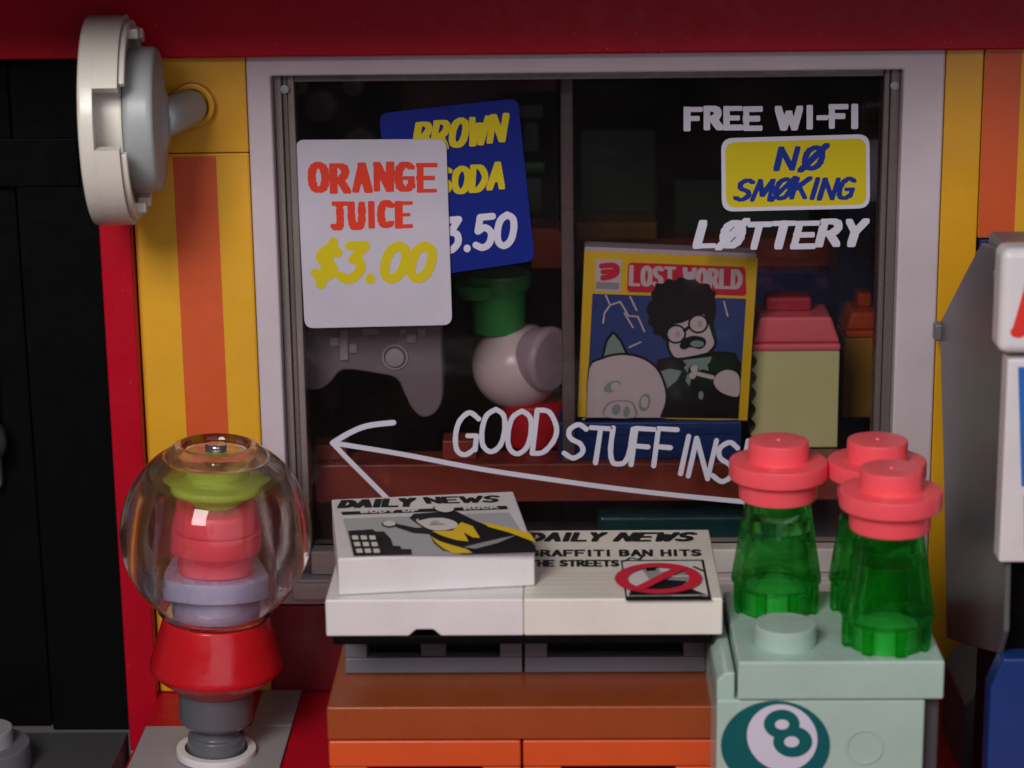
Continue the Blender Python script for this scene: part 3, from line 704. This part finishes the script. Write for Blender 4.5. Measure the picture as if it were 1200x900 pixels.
build(B().lathe(rp([(0, 0), (4.2, 0), (4.0, 1.3), (3.7, 1.6), (0, 1.6)], .2), (gx, gy, b0+6.5), 'coral'), 'coral_cone', t)
build(B().lathe(rp([(0, 0), (3.1, 0), (3.3, 1.0), (5.0, 1.8), (5.0, 2.4), (2.9, 2.8), (2.8, 4.0), (0, 4.0)], .2), (gx, gy, b0+8.15), 'lime'), 'lime_cup', t)
build(B().lathe(rp([(0, 0), (1.0, 0), (.95, .7), (0, .75)], .2), (gx, gy, zt-.33), 'chrome', seg=24), 'top_pin', t)
t.rotation_euler.y = math.radians(2.6); t.location.x += .02

# ------------------------------------------------------------------ news stand
X0, X1, YF = 9.45, 41.2, -36.0
t = thing('news_stand', (25.3, -28, FZ), 'orange stand with two drawers under the newspapers', 'stand')
build(B().box(X0, X1, YF, -14, 1.5, 4.45, 'dark_orange', .2), 'top_plate', t)
for (xa, xb) in ((X0+.05, 25.3), (25.45, X1-.05)):
    cab = B()
    cab.box(xa, xb, YF+.1, -14, -.95, 1.42, 'orange', .2)
    cab.box(xa, xa+3.2, YF+.1, -14, FZ+.05, -.96, 'orange', .2); cab.box(xb-3.2, xb, YF+.12, -14, FZ+.05, -.96, 'orange', .2)
    cab.box(xa+3.1, xb-3.1, YF+3, -14, FZ+.05, -.97, 'black', .1)
    build(cab, 'drawer_unit', t)
# grey riser plates under the papers, black tray on top
for (xa, xb, nm) in ((10.35, 25.35, 0), (25.55, 40.8, 1)):
    r_ = thing('riser_plate', ((xa+xb)/2, -24, 4.45), 'grey slotted riser under the '+('left stack of newspapers' if nm == 0 else 'right newspaper'), 'riser', 'risers under the newspapers')
    body = B(); yf = -28.9
    body.box(xa, xb, yf+1.4, -14.5, 4.5, 9.7, 'dark_grey', .1)
    body.box(xa, xb, yf, yf+1.35, 4.5, 5.9, 'dark_grey', .12)
    body.box(xa, xa+1.9, yf, yf+1.35, 5.9, 9.6, 'dark_grey', .12); body.box(xb-1.9, xb, yf, yf+1.35, 5.9, 9.6, 'dark_grey', .12)
    body.box(xa+1.95, xb-1.95, yf+1.2, yf+1.38, 5.95, 9.6, 'black', 0)  # black sheet stands in for the shade behind the openings
    build(body, 'block', r_)
    if nm == 0: build(B().box((xa+xb)/2-1.1, (xa+xb)/2+1.1, yf+.1, yf+1.35, 5.95, 9.55, 'gun_metal', .15), 'rib', r_)
    build(B().box(xa-.2, xb+.1, YF+.3, -20.5, 9.75, 10.5, 'black', .1), 'tray', r_)

def paper(loc, rotz, label, mat, notch=False, deep=False):
    t = thing('newspaper', loc, label, 'newspaper', 'newspapers on the stand', rotz)
    D1 = 8.0 if not deep else 9.5
    if notch:
        pts = [(-8, 0), (-1.3, 0), (-.7, .55), (.7, .55), (1.3, 0), (8, 0), (8, 3.15), (-8, 3.15)]
        build(B().prism(pts, -8, D1, mat, bev=.16), 'tile', t, local=True)
    else: build(B().box(-8, 8, -8, D1, 0, 3.15, mat, .17, 3), 'tile', t, local=True)
    return t
NX = 9.65
left = paper((NX+8, -28, 10.58), 0, 'blank white newspaper block at left, under the tilted one', 'white', True, True)
right = paper((NX+24.02, -28, 10.58), 0, 'newspaper about the graffiti ban, right one on the stand', 'warm_white', False, True)
top_c = Vector((17.6, -26.15, 13.78))
top = paper(top_c, math.radians(7.4), 'tilted newspaper with caped figure, lying on the blank left block', 'white')
# print on the tilted paper
ZT = 13.78+3.15
def z8(X, Y): return (370+X/3.75, 560+Y/3.75)
a = Art('xy', ZT+.005, z8)
a.text('DAILY', [(118, 102), (418, 92), (432, 124), (118, 130)], .62, 'ink_black', 0, slant=.35, gap=.5, nib=(.62, .50))
a.text('NEWS', [(478, 88), (800, 80), (796, 106), (500, 112)], .62, 'ink_black', 0, slant=.1, gap=.45, nib=(.44, .36), widths={'W': 1.2})
a.poly([(110, 150), (838, 123), (845, 138), (118, 164)], 'ink_black', 0)
a.text('BODY OF', [(200, 148), (450, 140), (452, 150), (204, 157)], .22, 'ink_paper', 1, gap=.5)
a.text('ROCK', [(652, 132), (795, 127), (798, 136), (656, 142)], .22, 'ink_paper', 1, gap=.5)
a.poly([(120, 180), (850, 153), (965, 332), (165, 348)], 'ink_midgrey', 0)
a.poly([(142, 235), (250, 228), (262, 238), (300, 238), (330, 270), (340, 300), (372, 302), (375, 314), (420, 316), (424, 340), (168, 346)], 'ink_black', 1)
for rr in range(3):
    for cc in range(3):
        x_, y_ = 158+cc*38+rr*9, 258+rr*29; a.poly([(x_, y_), (x_+26, y_-1), (x_+31, y_+17), (x_+5, y_+18)], 'ink_paper', 2)
a.poly([(412, 180), (430, 160), (500, 155), (560, 150), (620, 150), (700, 190), (760, 215), (900, 240), (965, 300), (970, 330), (650, 340), (560, 322), (520, 290), (500, 250), (430, 245), (360, 222), (340, 210), (360, 205), (440, 222), (470, 220), (440, 200)], 'ink_black', 1)
a.poly([(440, 190), (480, 180), (540, 178), (600, 190), (625, 210), (600, 228), (540, 236), (490, 226)], 'ink_paper', 2, sm=3)
a.poly([(455, 178), (500, 160), (560, 158), (600, 168), (628, 190), (560, 180), (500, 182), (450, 194)], 'ink_black', 3)
a.poly([(500, 205), (520, 192), (545, 196), (530, 210)], 'ink_midgrey', 3); a.line([(505, 212), (560, 210)], .22, 'ink_grey', 4)
a.poly([(510, 240), (600, 238), (640, 200), (690, 218), (722, 270), (690, 268), (650, 245), (672, 285), (620, 280), (560, 262)], 'ink_gold', 3)
a.poly([(505, 262), (545, 285), (600, 302), (660, 318), (690, 336), (606, 338), (560, 316), (528, 290)], 'ink_gold', 3)
a.poly([(728, 198), (790, 212), (880, 232), (945, 252), (968, 290), (940, 280), (850, 246), (760, 222)], 'ink_gold', 3)
a.poly([(650, 310), (820, 270), (880, 258), (800, 292), (700, 318)], 'ink_grey', 3)
a.ell(565, 140, 50, 16, 'ink_black', 2, 5); a.ell(565, 138, 43, 18, 'ink_paper', 3, 5)
a.ell(324, 207, 34, 15, 'ink_black', 2, 0); a.ell(324, 206, 28, 12, 'ink_paper', 3, 0)
a.build('front_page_print', top)
# print on the right paper
ZR = 10.58+3.15
def z9(X, Y): return (600+X/3.75, 600+Y/3.75)
a = Art('xy', ZR+.005, z9)
a.text('DAILY', [(85, 95), (400, 93), (395, 127), (90, 127)], .52, 'ink_black', 0, slant=.3, gap=.5, nib=(.52, .50))
a.text('NEWS', [(480, 94), (800, 93), (790, 127), (465, 127)], .52, 'ink_black', 0, slant=.3, gap=.5, nib=(.52, .50))
a.text('GRAFFITI BAN HITS', [(80, 170), (825, 168), (828, 192), (80, 194)], .36, 'ink_black', 0, gap=.5, nib=(.28, .38))
a.text('THE STREETS', [(80, 214), (465, 214), (466, 238), (80, 238)], .34, 'ink_black', 0, gap=.5, nib=(.27, .36))
for yy in (268, 284, 300, 322, 342, 362): a.line([(60, yy), (430, yy)], .16, 'ink_paper', 0)
a.poly([(478, 212), (842, 210), (878, 388), (500, 390)], 'ink_black', 0)
a.poly([(486, 219), (832, 217), (862, 370), (506, 374)], 'ink_paper', 1)
a.poly([(560, 240), (640, 235), (650, 268), (690, 262), (800, 258), (818, 275), (790, 330), (700, 372), (510, 374), (610, 310)], 'ink_grey', 2); a.poly([(520, 352), (600, 330), (720, 340), (790, 345), (850, 368), (514, 372)], 'ink_black', 3.4)
a.poly([(585, 248), (628, 245), (636, 262), (592, 266)], 'ink_black', 3); a.poly([(640, 300), (770, 310), (740, 335), (610, 345)], 'ink_black', 3)
a.line([(670, 290), (790, 290)], .35, 'ink_paper', 4)
a.line([(800, 245), (838, 262)], .3, 'ink_black', 2); a.line([(790, 350), (850, 372)], .5, 'ink_grey', 2); a.line([(490, 222), (520, 205), (560, 212), (575, 196)], .2, 'ink_black', 2)
ring_pts = [(643+164*math.cos(tt), 303+58*math.sin(tt)) for tt in [2*math.pi*k/44 for k in range(45)]]
a.line(ring_pts, 1.05, 'ink_crimson', 6)
a.line([(735, 262), (560, 350)], .95, 'ink_crimson', 8)
a.build('front_page_print', right)

# ------------------------------------------------------------------ mint cooler with bottles
PX, PYF, PZ = 42.4, -42.94, 11.03
t = thing('eight_ball_cooler', (49, -34, FZ), 'pale mint box with a teal eight ball badge, right of the stand', 'cooler box')
build(B().box(40.8, 57.05, -42.6, -27, FZ+.05, 7.72, 'mint', .22, 3), 'body', t)
build(B().prism([(40.8, 7.0), (42.25, 7.0), (42.25, 9.9), (41.5, 9.9), (40.8, 9.2)], -42.3, -27, 'mint', bev=.2), 'corner_rail', t)
build(B().box(57.2, 58.4, -41.2, -27, FZ+.05, 7.7, 'gun_metal', .2), 'side_plate', t)
a = Art('xz', -42.62, lambda X, Y: (820+X/3.75, 660+Y/3.75))
a.ell(333, 800, 240, 196, 'ink_teal', 0, 0, 48)
a.ell(362, 765, 157, 144, 'ink_white', 1, 24, 40)
a.ell(360, 705, 79, 64, 'ink_teal', 2, 0); a.ell(408, 782, 86, 68, 'ink_teal', 2.3, 0)
a.ell(361, 706, 31, 22, 'ink_white', 3.2, 0); a.ell(403, 782, 33, 24, 'ink_white', 3.2, 0)
a.build('eight_ball_badge', t)
q = at(1013, 875, -42.6)
build(B().lathe(rp([(1.3, -.05), (1.3, .1), (1.5, .1), (1.5, -.05)], .03), (q.x, -42.6, q.z), 'mint', mtx=MX, close=True), 'mould_mark', t)
t = thing('mint_plate', (PX+8, PYF+8, PZ-3.2), 'pale mint studded plate on the cooler holding three bottles', 'plate')
build(B().box(PX, PX+16, PYF, PYF+16, PZ-3.2, PZ, 'mint', .2, 3), 'slab', t)
cs = [(PX+4, PYF+4), (PX+12, PYF+4), (PX+4, PYF+12), (PX+12, PYF+12)]
for (x_, y_) in cs: build(B().lathe(rp([(0, -.1), (2.45, -.1), (2.45, 1.7), (0, 1.7)], .15), (x_, y_, PZ), 'mint'), 'stud', t)

def bottle(x_, y_, label):
    t = thing('soda_bottle', (x_, y_, PZ), label, 'bottle', 'green bottles on the mint plate')
    H = 9.5
    bm = B()
    outer = [(0, H-1.2), (1.5, H-1.2), (1.5, H), (2.62, H), (3.72, 2.5), (3.25, 2.1), (3.2, .03), (2.62, .03), (2.62, 2.0), (2.9, 2.2), (2.3, H-2.6), (0, H-2.6)]
    bm.lathe(rp(outer, .12), (x_, y_, PZ), 'green_clear', seg=64)
    build(bm, 'glass_body', t)
    for k in range(8):
        an = k*math.pi/4+.2; 
        rib = B(); mtx = Matrix.Translation((x_, y_, PZ)) @ Matrix.Rotation(an, 4, 'Z')
        rib.box(3.1, 3.62, -.42, .42, .04, 2.35, 'green_clear', .12, mtx=mtx)
        build(rib, 'rib', t)
    cap = B().lathe(rp([(0, H+.03), (3.15, H+.03), (3.2, H+1.75), (4.0, H+1.8), (4.0, H+3.25), (2.45, H+3.25), (2.45, H+4.95), (0, H+4.95)], .2), (x_, y_, PZ), 'coral')
    cap.lathe(rp([(0, H+4.9), (.28, H+4.9), (.2, H+5.08), (0, H+5.1)], .05), (x_, y_, PZ), 'coral', seg=16)
    build(cap, 'cap', t)
    return t
first = bottle(*cs[1], 'front bottle, green with coral cap, at the plate\'s right front corner')
for (x_, y_), lb in ((cs[2], 'green bottle with coral cap left of the other two, nearest the newspapers'), (cs[3], 'rear right green bottle, half hidden by the front one')):
    o = copy_tree(first); o.location = Vector((x_, y_, PZ))*S; o['label'] = lb
    o.rotation_euler.z = random.uniform(-.6, .6)

# ------------------------------------------------------------------ arcade machine
AX = 63.9
t = thing('arcade_machine', (70, -24, FZ), 'grey sided arcade cabinet with white marquee at the right edge', 'arcade machine')
def yz_at(px, py, X):
    d = ray(px, py); q = CAM+d*((X-CAM.x)/d.x); return (q.y, q.z)
side = [yz_at(*p, AX) for p in ((1150, 285), (1138, 306), (1101, 378), (1106, 560), (1109, 748), (1136, 757), (1169, 766), (1176, 740), (1181, 540), (1178, 420), (1166, 350), (1163, 318), (1168, 290))]
build(B().prism(side, AX, AX+.5, 'cabinet_grey', 'yz', bev=.15, ang=12), 'side_panel', t)
nb = yz_at(1101, 388, AX)
build(B().box(AX-.6, AX+.8, nb[0]-.9, nb[0]+.5, nb[1]-.8, nb[1]+.9, 'arcade_edge', .25), 'hinge_pin', t)
build(B().box(AX+.55, AX+22, -33, -21.5, 39.4, 40.7, 'arcade_edge', .3), 'top_plate', t)
YM = -38.5
q0 = at(1171, 292, YM); q1 = at(1176, 416, YM)
build(B().box(q0.x+.25, q0.x+22, YM, YM+3.4, q1.z, q0.z, 'white', .8, 4), 'marquee', t)
a = Art('xz', YM-.01)
a.line([(1194, 388), (1202, 352), (1210, 330), (1224, 388)], .95, 'ink_signred', 0, rough=.2); a.line([(1190, 389), (1201, 389)], .7, 'ink_signred', 1, rough=.2); a.line([(1200, 370), (1220, 370)], .7, 'ink_signred', 2)
a.build('marquee_lettering', t)
q0 = at(1181, 421, YM+.6); q1 = at(1184, 660, YM+.6)
build(B().box(q0.x, q0.x+20, YM+.6, YM+3, q1.z, q0.z, 'white', .25), 'screen_frame', t)
a = Art('xz', YM+.58)
a.poly([(1193, 430), (1300, 430), (1300, 570), (1197, 570)], 'ink_screen', 0)
a.poly([(1199, 580), (1300, 580), (1300, 645), (1200, 645)], 'ink_midgrey', 0)
a.build('screen_print', t)
build(B().box(AX+.55, AX+21, -34.5, -24, FZ+.05, 36.0, 'black', .2), 'cabinet_core', t)
q0 = at(1162, 772, -37)
build(B().prism([(q0.x, FZ+.05), (q0.x, q0.z-2.5), (q0.x+1.0, q0.z), (q0.x+20, q0.z), (q0.x+20, FZ+.05)], -37, -34.6, 'blue', bev=.25), 'blue_base', t)
t = thing('dark_pillar', (61, -14, FZ), 'dark grey angled piece low between the cooler and arcade machine', 'brick piece')
q1 = at(1132, 778, -20)
build(B().prism([(q1.x, FZ+.05), (q1.x, q1.z-4), (q1.x+3.2, q1.z), (q1.x+3.2, FZ+.05)], -20, -9, 'gun_metal', bev=.2), 'block', t)
